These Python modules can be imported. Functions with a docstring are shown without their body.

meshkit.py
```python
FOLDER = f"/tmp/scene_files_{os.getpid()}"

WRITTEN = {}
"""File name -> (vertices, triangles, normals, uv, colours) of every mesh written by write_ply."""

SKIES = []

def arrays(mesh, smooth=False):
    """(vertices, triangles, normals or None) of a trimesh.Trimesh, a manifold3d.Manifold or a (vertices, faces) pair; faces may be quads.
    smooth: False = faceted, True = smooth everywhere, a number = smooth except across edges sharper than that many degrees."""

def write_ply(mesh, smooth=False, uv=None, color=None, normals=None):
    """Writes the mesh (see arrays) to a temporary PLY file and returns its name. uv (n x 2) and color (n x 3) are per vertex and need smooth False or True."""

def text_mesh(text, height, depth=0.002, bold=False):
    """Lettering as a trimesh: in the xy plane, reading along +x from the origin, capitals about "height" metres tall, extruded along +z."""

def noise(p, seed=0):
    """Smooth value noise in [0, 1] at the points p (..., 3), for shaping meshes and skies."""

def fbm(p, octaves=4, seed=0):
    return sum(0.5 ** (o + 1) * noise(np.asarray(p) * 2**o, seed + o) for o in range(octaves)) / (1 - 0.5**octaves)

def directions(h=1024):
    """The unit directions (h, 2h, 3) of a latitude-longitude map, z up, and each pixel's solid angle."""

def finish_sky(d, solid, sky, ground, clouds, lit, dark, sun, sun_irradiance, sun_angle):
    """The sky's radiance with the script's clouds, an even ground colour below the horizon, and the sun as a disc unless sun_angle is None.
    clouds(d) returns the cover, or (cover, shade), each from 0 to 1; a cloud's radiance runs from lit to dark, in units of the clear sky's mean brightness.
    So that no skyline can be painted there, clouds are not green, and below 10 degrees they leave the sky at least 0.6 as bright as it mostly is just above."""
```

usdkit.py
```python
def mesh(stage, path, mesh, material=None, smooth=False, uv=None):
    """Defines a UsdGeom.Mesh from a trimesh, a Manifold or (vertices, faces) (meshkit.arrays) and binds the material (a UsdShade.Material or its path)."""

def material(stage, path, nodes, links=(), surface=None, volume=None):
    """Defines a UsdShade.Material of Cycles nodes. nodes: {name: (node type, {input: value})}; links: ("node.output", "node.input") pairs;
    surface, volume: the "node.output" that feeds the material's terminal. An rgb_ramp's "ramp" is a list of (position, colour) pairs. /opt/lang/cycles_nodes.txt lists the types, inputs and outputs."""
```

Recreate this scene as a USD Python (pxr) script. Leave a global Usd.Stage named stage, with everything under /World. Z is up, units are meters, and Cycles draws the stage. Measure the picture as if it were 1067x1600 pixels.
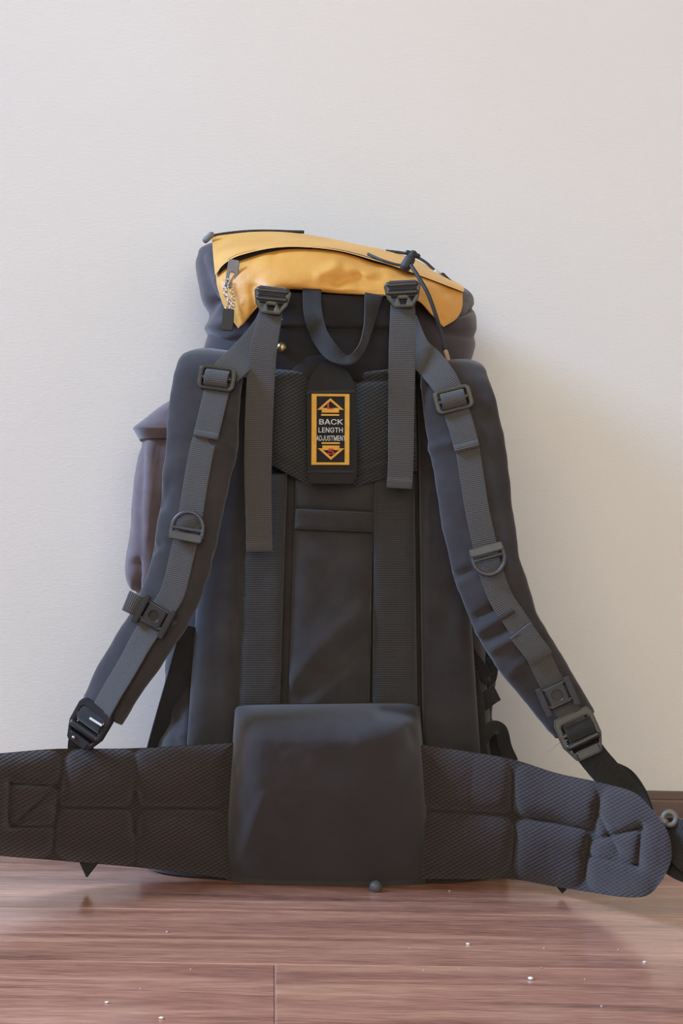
import math, random
import numpy as np
import trimesh
import shapely
from shapely.geometry import Polygon, box as sbox, Point
from shapely import affinity
import meshkit, usdkit
from pxr import Usd, UsdGeom, UsdLux, UsdShade, Gf, Sdf

rng = np.random.default_rng(7)
stage = Usd.Stage.CreateInMemory()
UsdGeom.SetStageUpAxis(stage, UsdGeom.Tokens.z)
UsdGeom.SetStageMetersPerUnit(stage, 1.0)
UsdGeom.Xform.Define(stage, '/World')
UsdGeom.Scope.Define(stage, '/World/Looks')

# ------------------------------------------------------------------ camera
W, H, F = 1067.0, 1600.0, 2500.0
YAW, ROLL = math.radians(2.47), math.radians(1.55)
CAM = np.array([-0.0645, -2.14, 0.43])
fw = np.array([math.sin(YAW), math.cos(YAW), 0.0])
r0 = np.array([math.cos(YAW), -math.sin(YAW), 0.0])
u0 = np.array([0, 0, 1.0])
rt = r0 * math.cos(ROLL) + u0 * math.sin(ROLL)
up = -r0 * math.sin(ROLL) + u0 * math.cos(ROLL)
cam = UsdGeom.Camera.Define(stage, '/World/Camera')
HAP = 14.9
cam.CreateHorizontalApertureAttr(HAP)
cam.CreateVerticalApertureAttr(HAP * H / W)
cam.CreateFocalLengthAttr(F / W * HAP)
cam.CreateClippingRangeAttr(Gf.Vec2f(0.05, 100))
M4 = np.eye(4)
M4[0, :3], M4[1, :3], M4[2, :3], M4[3, :3] = rt, up, -fw, CAM
cam.AddTransformOp().Set(Gf.Matrix4d(M4.tolist()))
cam.CreateExposureAttr(0.0)

# ------------------------------------------------------------------ light
def rect_light(name, pos, look_dir, w, h, color, power):
    l = UsdLux.RectLight.Define(stage, '/World/' + name)
    z = -np.array(look_dir, float); z /= np.linalg.norm(z)
    x = np.cross([0, 0, 1.0], z); x /= np.linalg.norm(x)
    y = np.cross(z, x)
    m = np.eye(4); m[0, :3], m[1, :3], m[2, :3], m[3, :3] = x, y, z, pos
    l.AddTransformOp().Set(Gf.Matrix4d(m.tolist()))
    l.CreateWidthAttr(w); l.CreateHeightAttr(h)
    l.CreateColorAttr(Gf.Vec3f(*color)); l.CreateIntensityAttr(power)
    return l

# sky light through the tall window in the left wall (cool), plus an added warm fill panel behind the camera, no door there
SKY = np.array([-6.2, -1.08, 4.9])
rect_light('window_daylight', SKY, np.array([0.3, 0, 0.6]) - SKY, 2.0, 2.4, (0.345, 0.54, 0.925), 87.0)
rect_light('added_warm_fill', (-0.45, -3.95, 1.6), (0, 1, 0), 3.2, 2.1, (1.09, 0.99, 0.69), 2.95)

# ------------------------------------------------------------------ materials
LK = '/World/Looks/'
MATS = {}
def mat(name, nodes, links=(), surface='p.BSDF'):
    MATS[name] = usdkit.material(stage, LK + name, nodes, links, surface=surface)

def fabric(name, base, rough=0.85, scale=900.0, bump=0.25, sheen=0.25, var=0.25, dist=0.0006):
    b2 = tuple(c * (1 - var) for c in base); b3 = tuple(c * (1 + var) for c in base)
    mat(name, {
        'tc': ('texture_coordinate', {}),
        'n1': ('noise_texture', {'scale': 26.0, 'detail': 4.0, 'roughness': 0.6}),
        'r': ('rgb_ramp', {'ramp': [(0.3, b2), (0.7, b3)]}),
        'n2': ('noise_texture', {'scale': scale, 'detail': 1.0}),
        'b': ('bump', {'strength': bump, 'distance': dist}),
        'p': ('principled_bsdf', {'roughness': rough, 'sheen_weight': sheen, 'sheen_roughness': 0.5, 'specular_ior_level': 0.3})},
        [('tc.object', 'n1.vector'), ('tc.object', 'n2.vector'), ('n1.fac', 'r.fac'), ('r.color', 'p.base_color'),
         ('n2.fac', 'b.height'), ('b.normal', 'p.normal')])

def webbing(name, base, pitch=0.0022, rough=0.75):
    b2 = tuple(c * 0.55 for c in base); b3 = tuple(c * 1.25 for c in base)
    # ribs across the band (uv: x across, y along, in metres)
    mat(name, {
        'tc': ('uvmap', {'attribute': 'st'}),
        'w': ('wave_texture', {'wave_type': 'bands', 'bands_direction': 'y', 'profile': 'sine', 'scale': 2 * math.pi / (20 * pitch), 'distortion': 0.15, 'detail': 1.0, 'detail_scale': 3.0}),
        'w2': ('wave_texture', {'wave_type': 'bands', 'bands_direction': 'x', 'profile': 'sine', 'scale': 2 * math.pi / (20 * 0.0017)}),
        'mx': ('mix', {'mix_type': 'mix', 'fac': 0.3}),
        'r': ('rgb_ramp', {'ramp': [(0.1, b2), (0.8, b3)]}),
        'b': ('bump', {'strength': 0.55, 'distance': 0.0007}),
        'p': ('principled_bsdf', {'roughness': rough, 'sheen_weight': 0.25, 'specular_ior_level': 0.35})},
        [('tc.UV', 'w.vector'), ('tc.UV', 'w2.vector'), ('w.color', 'mx.color1'), ('w2.color', 'mx.color2'), ('mx.color', 'r.fac'),
         ('r.color', 'p.base_color'), ('mx.color', 'b.height'), ('b.normal', 'p.normal')])

def mesh_cloth(name, base, pitch=0.0043, strength=0.6):
    b2 = tuple(c * 0.55 for c in base); b3 = tuple(c * 1.3 for c in base)
    k = 2 * math.pi / (20 * pitch)
    mat(name, {
        'tc': ('uvmap', {'attribute': 'st'}),
        'm1': ('mapping', {'rotation': (0, 0, math.radians(28)), 'scale': (1, 1, 1)}),
        'm2': ('mapping', {'rotation': (0, 0, math.radians(-38)), 'scale': (1, 1, 1)}),
        'w': ('wave_texture', {'wave_type': 'bands', 'bands_direction': 'y', 'profile': 'sine', 'scale': k, 'distortion': 0.2, 'detail_scale': 2.0}),
        'w2': ('wave_texture', {'wave_type': 'bands', 'bands_direction': 'y', 'profile': 'sine', 'scale': k, 'distortion': 0.2, 'detail_scale': 2.0}),
        'mx': ('mix', {'mix_type': 'mix', 'fac': 0.36}),
        'r': ('rgb_ramp', {'ramp': [(0.22, b2), (0.7, b3)]}),
        'b': ('bump', {'strength': strength, 'distance': 0.0014}),
        'p': ('principled_bsdf', {'roughness': 0.85, 'sheen_weight': 0.2, 'specular_ior_level': 0.25})},
        [('tc.UV', 'm1.vector'), ('tc.UV', 'm2.vector'), ('m1.vector', 'w.vector'), ('m2.vector', 'w2.vector'),
         ('w.color', 'mx.color1'), ('w2.color', 'mx.color2'), ('mx.color', 'r.fac'), ('r.color', 'p.base_color'),
         ('mx.color', 'b.height'), ('b.normal', 'p.normal')])

fabric('black_nylon', (0.030, 0.0255, 0.0262))
fabric('black_panel', (0.031, 0.0275, 0.0285))
fabric('dark_lining', (0.016, 0.014, 0.015), sheen=0.1)
fabric('purple_black_nylon', (0.050, 0.039, 0.042))
fabric('lit_pocket_nylon', (0.112, 0.083, 0.089))  # lighter copy of the black nylon, window light put into the colour
fabric('lumbar_cloth', (0.031, 0.026, 0.028), var=0.12)
webbing('grey_webbing', (0.063, 0.058, 0.054))
webbing('black_webbing', (0.0145, 0.0130, 0.0125))
webbing('ribbed_band', (0.030, 0.0285, 0.0285), pitch=0.0026)
mesh_cloth('belt_mesh', (0.038, 0.028, 0.0265), pitch=0.0040, strength=0.5)
mesh_cloth('back_mesh', (0.032, 0.033, 0.035), pitch=0.0038)
# ripstop yellow
mat('yellow_ripstop', {
    'tc': ('texture_coordinate', {}),
    'n1': ('noise_texture', {'scale': 18.0, 'detail': 4.0}),
    'r': ('rgb_ramp', {'ramp': [(0.3, (0.60, 0.285, 0.045)), (0.7, (0.70, 0.355, 0.070))]}),
    'uv': ('uvmap', {'attribute': 'st'}),
    'w1': ('wave_texture', {'wave_type': 'bands', 'bands_direction': 'x', 'profile': 'sine', 'scale': 2 * math.pi / (20 * 0.005)}),
    'w2': ('wave_texture', {'wave_type': 'bands', 'bands_direction': 'y', 'profile': 'sine', 'scale': 2 * math.pi / (20 * 0.005)}),
    'mx': ('mix', {'mix_type': 'lighten', 'fac': 1.0}),
    'b': ('bump', {'strength': 0.12, 'distance': 0.0005}),
    'p': ('principled_bsdf', {'roughness': 0.55, 'sheen_weight': 0.15, 'sheen_tint': (1.0, 0.75, 0.35), 'sheen_roughness': 0.4, 'specular_ior_level': 0.5})},
    [('tc.object', 'n1.vector'), ('n1.fac', 'r.fac'), ('r.color', 'p.base_color'), ('uv.UV', 'w1.vector'), ('uv.UV', 'w2.vector'),
     ('w1.color', 'mx.color1'), ('w2.color', 'mx.color2'), ('mx.color', 'b.height'), ('b.normal', 'p.normal')])

def plain(name, base, rough=0.4, metallic=0.0, spec=0.5, bevel=0.0006):
    mat(name, {'tc': ('texture_coordinate', {}), 'n': ('noise_texture', {'scale': 120.0, 'detail': 3.0}),
               'r': ('rgb_ramp', {'ramp': [(0.3, tuple(c * .9 for c in base)), (0.7, tuple(c * 1.1 for c in base))]}),
               'bv': ('bevel', {'radius': bevel, 'samples': 6}),
               'p': ('principled_bsdf', {'roughness': rough, 'metallic': metallic, 'specular_ior_level': spec})},
        [('tc.object', 'n.vector'), ('n.fac', 'r.fac'), ('r.color', 'p.base_color'), ('bv.bevel', 'p.normal')])
plain('black_plastic', (0.019, 0.018, 0.019), 0.32)
plain('ring_plastic', (0.042, 0.040, 0.043), 0.38)
plain('dull_grey_plastic', (0.075, 0.07, 0.07), 0.5)
plain('grey_plastic', (0.16, 0.155, 0.18), 0.4)
plain('white_plastic', (0.55, 0.53, 0.52), 0.4)
plain('olive_plastic', (0.11, 0.095, 0.075), 0.45)
plain('brass', (0.55, 0.45, 0.22), 0.35, 1.0)
plain('nickel', (0.55, 0.53, 0.5), 0.35, 1.0)
plain('tan_plastic', (0.36, 0.24, 0.15), 0.5)
plain('yellow_thread', (0.62, 0.33, 0.035), 0.6, bevel=0.0003)
plain('white_thread', (0.50, 0.52, 0.52), 0.7, bevel=0.0002)
plain('red_thread', (0.50, 0.03, 0.035), 0.7, bevel=0.0002)
plain('crumb_white', (0.72, 0.69, 0.66), 0.7)
plain('crumb_tan', (0.42, 0.33, 0.29), 0.8)
plain('cord_black', (0.02, 0.02, 0.021), 0.6)
plain('painted_frame', (0.75, 0.74, 0.72), 0.5)

mat('wall_paint', {
    'tc': ('texture_coordinate', {}),
    'n1': ('noise_texture', {'scale': 3.0, 'detail': 4.0}),
    'r': ('rgb_ramp', {'ramp': [(0.3, (0.775, 0.765, 0.745)), (0.7, (0.80, 0.79, 0.77))]}),
    'mp': ('mapping', {'scale': (1, 1, 2.2)}),
    'n2': ('noise_texture', {'scale': 160.0, 'detail': 5.0, 'roughness': 0.55}),
    'b': ('bump', {'strength': 0.22, 'distance': 0.0012}),
    'p': ('principled_bsdf', {'roughness': 0.8, 'specular_ior_level': 0.25})},
    [('tc.object', 'n1.vector'), ('n1.fac', 'r.fac'), ('r.color', 'p.base_color'), ('tc.object', 'mp.vector'), ('mp.vector', 'n2.vector'),
     ('n2.fac', 'b.height'), ('b.normal', 'p.normal')])
plain('ceiling_paint', (0.78, 0.77, 0.75), 0.9)

def wood(name, stops, seed, rough=0.21, sc=1.0):
    mat(name, {
        'tc': ('texture_coordinate', {}),
        'mp': ('mapping', {'location': (seed * 3.7, seed * 1.9, seed), 'scale': (1.3 * sc, 15.0 * sc, 15.0 * sc)}),
        'n1': ('noise_texture', {'scale': 1.6, 'detail': 7.0, 'roughness': 0.6, 'distortion': 0.9}),
        'mp2': ('mapping', {'location': (seed, seed * 2.3, 0), 'scale': (16.0, 150.0, 150.0)}),
        'n2': ('noise_texture', {'scale': 1.5, 'detail': 3.0, 'roughness': 0.6}),
        'mx': ('mix', {'mix_type': 'mix', 'fac': 0.28}),
        'r': ('rgb_ramp', {'ramp': stops}),
        'b': ('bump', {'strength': 0.10, 'distance': 0.0006}),
        'rr': ('map_range', {'from_min': 0.3, 'from_max': 0.7, 'to_min': rough - 0.03, 'to_max': rough + 0.07}),
        'p': ('principled_bsdf', {'specular_ior_level': 0.8, 'coat_weight': 0.5, 'coat_roughness': 0.16})},
        [('tc.object', 'mp.vector'), ('tc.object', 'mp2.vector'), ('mp.vector', 'n1.vector'), ('mp2.vector', 'n2.vector'),
         ('n1.fac', 'mx.color1'), ('n2.fac', 'mx.color2'), ('mx.color', 'r.fac'), ('r.color', 'p.base_color'),
         ('n2.fac', 'b.height'), ('b.normal', 'p.normal'), ('n2.fac', 'rr.value'), ('rr.result', 'p.roughness')])
WST = [(0.33, (0.16, 0.066, 0.042)), (0.44, (0.335, 0.146, 0.092)), (0.53, (0.47, 0.213, 0.133)), (0.66, (0.64, 0.34, 0.20))]
for i in range(4):
    wood('laminate_%s' % 'abcd'[i], [(p, tuple(c * (0.92, 1.0, 1.06, 0.98)[i] for c in col)) for p, col in WST], 1.0 + i * 2.3)
wood('baseboard_wood', [(0.3, (0.085, 0.045, 0.030)), (0.7, (0.14, 0.08, 0.055))], 9.0, 0.4)
plain('joint_highlight', (0.34, 0.235, 0.20), 0.6)  # pale tone stands in for light caught by the plank bevels

# ------------------------------------------------------------------ geometry helpers
def P(u, v, d):
    """Point seen at pixel (u, v) that stands d metres in front of the wall plane (y = -d)."""
    u, v, d = np.broadcast_arrays(np.asarray(u, float), np.asarray(v, float), np.asarray(d, float))
    dr = fw + ((u - W / 2)[..., None] * rt - (v - H / 2)[..., None] * up) / F
    t = (-d - CAM[1]) / dr[..., 1]
    return CAM + t[..., None] * dr
def G(u, v):
    dr = fw + ((u - W / 2) * rt - (v - H / 2) * up) / F
    return CAM + dr * (-CAM[2] / dr[2])
def Q(p):
    r = np.asarray(p) - CAM
    z = r @ fw
    return W / 2 + F * (r @ rt) / z, H / 2 - F * (r @ up) / z
KPX = 1.85 / F

def unit(a):
    a = np.asarray(a, float)
    return a / np.maximum(np.linalg.norm(a, axis=-1, keepdims=True), 1e-12)

def spline(pts, n, lin=False):
    """n points evenly along a Catmull-Rom curve (or polyline) through pts (k x m)."""
    p = np.asarray(pts, float)
    if lin or len(p) == 2:
        d = np.r_[0, np.cumsum(np.linalg.norm(np.diff(p[:, :2], axis=0), axis=1))]
        s = np.linspace(0, d[-1], n) if np.ndim(n) == 0 else np.asarray(n) * d[-1]
        return np.stack([np.interp(s, d, p[:, k]) for k in range(p.shape[1])], 1)
    q = np.vstack([2 * p[0] - p[1], p, 2 * p[-1] - p[-2]])
    out = []
    for i in range(1, len(q) - 2):
        t = np.linspace(0, 1, 24, endpoint=False)[:, None]
        a, b, c, e = q[i - 1], q[i], q[i + 1], q[i + 2]
        out.append(0.5 * (2 * b + (c - a) * t + (2 * a - 5 * b + 4 * c - e) * t ** 2 + (3 * b - a - 3 * c + e) * t ** 3))
    out = np.vstack(out + [p[-1:]])
    sc = np.ones(p.shape[1]); sc[2:] = 0
    d = np.r_[0, np.cumsum(np.linalg.norm(np.diff(out * sc, axis=0), axis=1) + 1e-9)]
    s = np.linspace(0, d[-1], n) if np.ndim(n) == 0 else np.asarray(n) * d[-1]
    return np.stack([np.interp(s, d, out[:, k]) for k in range(p.shape[1])], 1)

def seg_dist(u, v, line):
    """pixel distance from points to a polyline"""
    best = np.full(np.shape(u), 1e9)
    for (x0, y0), (x1, y1) in zip(line[:-1], line[1:]):
        dx, dy = x1 - x0, y1 - y0
        t = np.clip(((u - x0) * dx + (v - y0) * dy) / (dx * dx + dy * dy + 1e-9), 0, 1)
        best = np.minimum(best, np.hypot(u - x0 - t * dx, v - y0 - t * dy))
    return best
def creases(u, v, items):
    """items: (polyline, width px, amplitude m)"""
    o = np.zeros(np.shape(u))
    for line, w, a in items:
        o += a * np.exp(-(seg_dist(u, v, line) / w) ** 2)
    return o

def grid_faces(n, m, off=0, flip=False):
    i, j = np.meshgrid(np.arange(n - 1), np.arange(m - 1), indexing='ij')
    a = (i * m + j).ravel() + off
    q = np.stack([a, a + 1, a + m + 1, a + m], 1)
    f = np.vstack([q[:, [0, 1, 2]], q[:, [0, 2, 3]]])
    return f[:, ::-1] if flip else f

def ease(n):
    """parameter samples dense at both ends"""
    x = np.linspace(0, 1, n)
    return 0.5 * x + 0.5 * (0.5 - 0.5 * np.cos(np.pi * x))

def pillow(top, right, bottom, left, puff=0.02, back=0.01, n=(44, 44), a=4.0, disp=None, lin=False, prof=None, noise_amp=0.0008, edge=0.0, seed=0):
    """A puffed cushion over the four-sided patch bounded by curves of (u, v, d): top TL-TR, right TR-BR, bottom BL-BR, left TL-BL. Closed, with its own back."""
    S, T = ease(n[0]), ease(n[1])
    tc, bc = spline(top, S, lin), spline(bottom, S, lin)
    lc, rc = spline(left, T, lin), spline(right, T, lin)
    s, t = S[:, None, None], T[None, :, None]
    C = ((1 - t) * tc[:, None] + t * bc[:, None] + (1 - s) * lc[None] + s * rc[None]
         - ((1 - s) * (1 - t) * tc[0] + s * (1 - t) * tc[-1] + (1 - s) * t * bc[0] + s * t * bc[-1]))
    u, v, d = C[..., 0], C[..., 1], C[..., 2]
    ss, tt = np.broadcast_arrays(S[:, None], T[None, :])
    pr = (np.clip(1 - np.abs(2 * ss - 1) ** a, 0, 1) * np.clip(1 - np.abs(2 * tt - 1) ** a, 0, 1)) ** 0.5 if prof is None else prof(ss, tt, u, v)
    df = d + puff * pr + edge
    if disp is not None:
        df = df + disp(u, v, ss, tt) * np.clip(pr * 3, 0, 1)
    base = P(u, v, d)
    if noise_amp:
        df = df + (meshkit.fbm(base * 38 + seed * 7.3, 3, seed) - 0.5) * 2 * noise_amp * np.clip(pr * 2, 0, 1)
    fr = P(u, v, df)
    bk = P(u, v, d - back * (0.25 + 0.75 * np.clip(pr, 0, 1)))
    N, M = n
    V = np.vstack([fr.reshape(-1, 3), bk.reshape(-1, 3)])
    fs = [grid_faces(N, M, 0, True), grid_faces(N, M, N * M, False)]
    rim = np.r_[np.arange(0, N * M, M), np.arange((N - 1) * M + 1, N * M), np.arange((N - 2) * M + M - 1, M - 2, -M), np.arange(M - 2, 0, -1)]
    r2 = np.roll(rim, -1)
    fs.append(np.stack([rim, r2, r2 + N * M], 1)); fs.append(np.stack([rim, r2 + N * M, rim + N * M], 1))
    uv = np.stack([u.ravel() * KPX, v.ravel() * KPX], 1)
    m = trimesh.Trimesh(V, np.vstack(fs), process=False)
    if m.volume < 0:
        m.invert()
    return m, np.vstack([uv, uv])

def rounded_profile(n=3.0, k=28):
    th = np.linspace(0, 2 * np.pi, k, endpoint=False)
    c, s = np.cos(th), np.sin(th)
    return np.stack([0.5 * np.sign(c) * np.abs(c) ** (2 / n), 0.5 * np.sign(s) * np.abs(s) ** (2 / n)], 1)
FLAT = np.array([(-.5, -.25), (-.485, -.5), (-.3, -.5), (0, -.5), (.3, -.5), (.485, -.5), (.5, -.25), (.5, .25), (.485, .5), (.3, .5), (0, .5), (-.3, .5), (-.485, .5), (-.5, .25)])
PAD = rounded_profile(2.35, 44)
ROUND = rounded_profile(2.0, 12)

def sweep(c, side, nrm, w, t, profile, L=None):
    n, k = len(c), len(profile)
    w, t = np.broadcast_to(w, n), np.broadcast_to(t, n)
    V = c[:, None] + side[:, None] * (profile[None, :, 0] * w[:, None])[..., None] + nrm[:, None] * (profile[None, :, 1] * t[:, None])[..., None]
    Ls = np.r_[0, np.cumsum(np.linalg.norm(np.diff(c, axis=0), axis=1))]
    uv = np.stack(np.broadcast_arrays(profile[None, :, 0] * w[:, None], Ls[:, None]), -1)
    i, j = np.meshgrid(np.arange(n - 1), np.arange(k), indexing='ij')
    a, b = (i * k + j).ravel(), (i * k + (j + 1) % k).ravel()
    f = np.vstack([np.stack([a, b, b + k], 1), np.stack([a, b + k, a + k], 1)])
    V, uv = V.reshape(-1, 3), uv.reshape(-1, 2)
    V = np.vstack([V, c[0], c[-1]]); uv = np.vstack([uv, [0, 0], [0, Ls[-1]]])
    j = np.arange(k); e = (n - 1) * k
    f = np.vstack([f, np.stack([np.full(k, n * k), (j + 1) % k, j], 1), np.stack([np.full(k, n * k + 1), e + j, e + (j + 1) % k], 1)])
    m = trimesh.Trimesh(V, f, process=False)
    if m.volume < 0:
        m.invert()
    return m, uv

def ribbon(pts, w, t=0.0022, n=60, normals=None, profile=FLAT, hem=None, noise_amp=0.0, items=(), seed=0, lin=False):
    """A band along pts (u, v, d); w pixels wide (number or one per point); normals: one outward direction per point."""
    k = len(pts)
    ws = np.full(k, w, float) if np.ndim(w) == 0 else np.asarray(w, float)
    nr = np.tile([0, -1.0, 0], (k, 1)) if normals is None else np.asarray(normals, float)
    full = np.hstack([np.asarray(pts, float), ws[:, None], nr])
    q = spline(full, n, lin)
    c = P(q[:, 0], q[:, 1], q[:, 2])
    tan = unit(np.gradient(c, axis=0))
    nn = unit(q[:, 4:7]); nn = unit(nn - (nn * tan).sum(1, keepdims=True) * tan)
    side = unit(np.cross(tan, nn))
    wm = q[:, 3] * (-CAM[1] - q[:, 2]) / F
    tt = np.full(n, t)
    if hem:
        tt[-hem:] = t * 1.8; c[-hem:] += nn[-hem:] * t * .4
    m, uv = sweep(c, side, nn, wm, tt, profile)
    if noise_amp or items:
        V = np.array(m.vertices); vn = np.array(m.vertex_normals)
        a = (meshkit.fbm(V * 32 + seed * 3.1, 3, seed) - .5) * 2 * noise_amp
        if items:
            uu, vv = Q(V)
            a = a + creases(uu, vv, items) * (vn[:, 1] < 0.1)
        m = trimesh.Trimesh(V + vn * a[:, None], m.faces, process=False)
    return m, uv

def tube(pts, r_px, n=60, lin=False, k=12):
    q = spline(np.asarray(pts, float), n, lin)
    c = P(q[:, 0], q[:, 1], q[:, 2])
    tan = unit(np.gradient(c, axis=0))
    ref = np.tile([0, -1.0, 0], (n, 1)) + 1e-3
    nn = unit(ref - (ref * tan).sum(1, keepdims=True) * tan)
    r = r_px * (-CAM[1] - q[:, 2]) / F * 2
    return sweep(c, np.cross(tan, nn), nn, r, r, rounded_profile(2.0, k))[0]

def stack(sections, n=4.0, k=64, sub=10, noise_amp=0.002, items=(), seed=0):
    """A soft solid through level sections (uL, vL, uR, vR, d_back, d_front): rounded-box plan, closed top and bottom."""
    q = spline(np.hstack([np.arange(len(sections))[:, None] * 100.0, np.zeros((len(sections), 1)), np.asarray(sections, float)]), len(sections) * sub)[:, 2:]
    th = np.linspace(0, 2 * np.pi, k, endpoint=False)
    cx, cy = np.sign(np.cos(th)) * np.abs(np.cos(th)) ** (2 / n), np.sign(np.sin(th)) * np.abs(np.sin(th)) ** (2 / n)
    dm = (q[:, 4] + q[:, 5]) / 2
    L, R = P(q[:, 0], q[:, 1], dm), P(q[:, 2], q[:, 3], dm)
    c, hx, hd = (L + R) / 2, (R - L) / 2, (q[:, 5] - q[:, 4]) / 2
    V = c[:, None] + hx[:, None] * cx[None, :, None] + np.array([0, -1.0, 0]) * (hd[:, None] * cy[None])[..., None]
    N = len(q)
    i, j = np.meshgrid(np.arange(N - 1), np.arange(k), indexing='ij')
    a, b = (i * k + j).ravel(), (i * k + (j + 1) % k).ravel()
    f = np.vstack([np.stack([a, b, b + k], 1), np.stack([a, b + k, a + k], 1)])
    V = np.vstack([V.reshape(-1, 3), c[0], c[-1]])
    j = np.arange(k); e = (N - 1) * k
    f = np.vstack([f, np.stack([np.full(k, N * k), (j + 1) % k, j], 1), np.stack([np.full(k, N * k + 1), e + j, e + (j + 1) % k], 1)])
    m = trimesh.Trimesh(V, f, process=False)
    if m.volume < 0:
        m.invert()
    vn = np.array(m.vertex_normals)
    amt = (meshkit.fbm(V * 14 + seed, 4, seed) - .5) * 2 * noise_amp
    if items:
        uu, vv = Q(V); amt = amt + creases(uu, vv, items) * (vn[:, 1] < 0.3)
    V = V + vn * amt[:, None]
    V[:, 2] = np.maximum(V[:, 2], 0.002)
    V[:, 1] = np.minimum(V[:, 1], -0.004)
    return trimesh.Trimesh(V, m.faces, process=False)

def plate(poly, t, c=0.6):
    """polygon (pixel units, y up) extruded to t pixels with a small step as its chamfer"""
    ms = []
    for pg, h in ((poly, t - c), (poly.buffer(-c), t)):
        for g in getattr(pg, 'geoms', [pg]):
            if not g.is_empty:
                ms.append(trimesh.creation.extrude_polygon(g, h, engine='earcut'))
    return trimesh.util.concatenate(ms)

def bar(p0, p1, r, squash=1.0):
    """capsule between two points, pixel units"""
    p0, p1 = np.array(p0, float), np.array(p1, float)
    m = trimesh.creation.capsule(height=np.linalg.norm(p1 - p0), radius=r, count=[14, 10])
    m.apply_translation(-m.bounds.mean(0)); m.apply_transform(trimesh.geometry.align_vectors([0, 0, 1], p1 - p0)); m.apply_translation((p0 + p1) / 2)
    m.vertices[:, 2] *= squash
    return m

def place(m, u, v, d, ang=0.0, nrm=(0, -1, 0)):
    """puts a mesh in pixel units (x right, y up, z out) at the point seen at (u, v), turned ang degrees anticlockwise, facing nrm"""
    m = m.copy()
    o = P(u, v, d); k = (-CAM[1] - d) / F
    ez = unit(nrm); ex = unit(P(u + 1, v, d) - P(u - 1, v, d)); ex = unit(ex - (ex @ ez) * ez); ey = np.cross(ez, ex)
    a = math.radians(ang)
    X, Y = ex * math.cos(a) + ey * math.sin(a), -ex * math.sin(a) + ey * math.cos(a)
    m.vertices = o + k * (m.vertices[:, :1] * X + m.vertices[:, 1:2] * Y + m.vertices[:, 2:3] * ez)
    return m

def rrect(x0, y0, x1, y1, r):
    return sbox(x0 + r, y0 + r, x1 - r, y1 - r).buffer(r, quad_segs=6)

USED = {}
def numbered(path):
    n = USED.get(path, 0); USED[path] = n + 1
    return path if n == 0 else '%s_%03d' % (path, n)
def data(prim, label=None, cat=None, group=None, kind=None):
    for k, x in (('label', label), ('category', cat), ('group', group), ('kind', kind)):
        if x: prim.SetCustomDataByKey(k, x)
    return prim

BASE = np.zeros(3)
def part(name, mesh, m, parent='/World', label=None, smooth=True, base=None, **kw):
    """one Mesh prim; vertices are given in world metres and stored relative to the thing's base"""
    uv = None
    if isinstance(mesh, tuple):
        mesh, uv = mesh
    b = BASE if base is None else np.asarray(base)
    mm = trimesh.Trimesh(np.array(mesh.vertices) - b, mesh.faces, process=False)
    if uv is not None and smooth not in (True, False):
        smooth = True
    path = numbered(parent + '/' + name)
    pr = usdkit.mesh(stage, path, mm, MATS[m], smooth=smooth, uv=uv).GetPrim()
    data(pr, label, **kw)
    return path

def cuboid(x0, y0, z0, x1, y1, z1):
    m = trimesh.creation.box([x1 - x0, y1 - y0, z1 - z0]); m.apply_translation([(x0 + x1) / 2, (y0 + y1) / 2, (z0 + z1) / 2])
    return m

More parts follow.
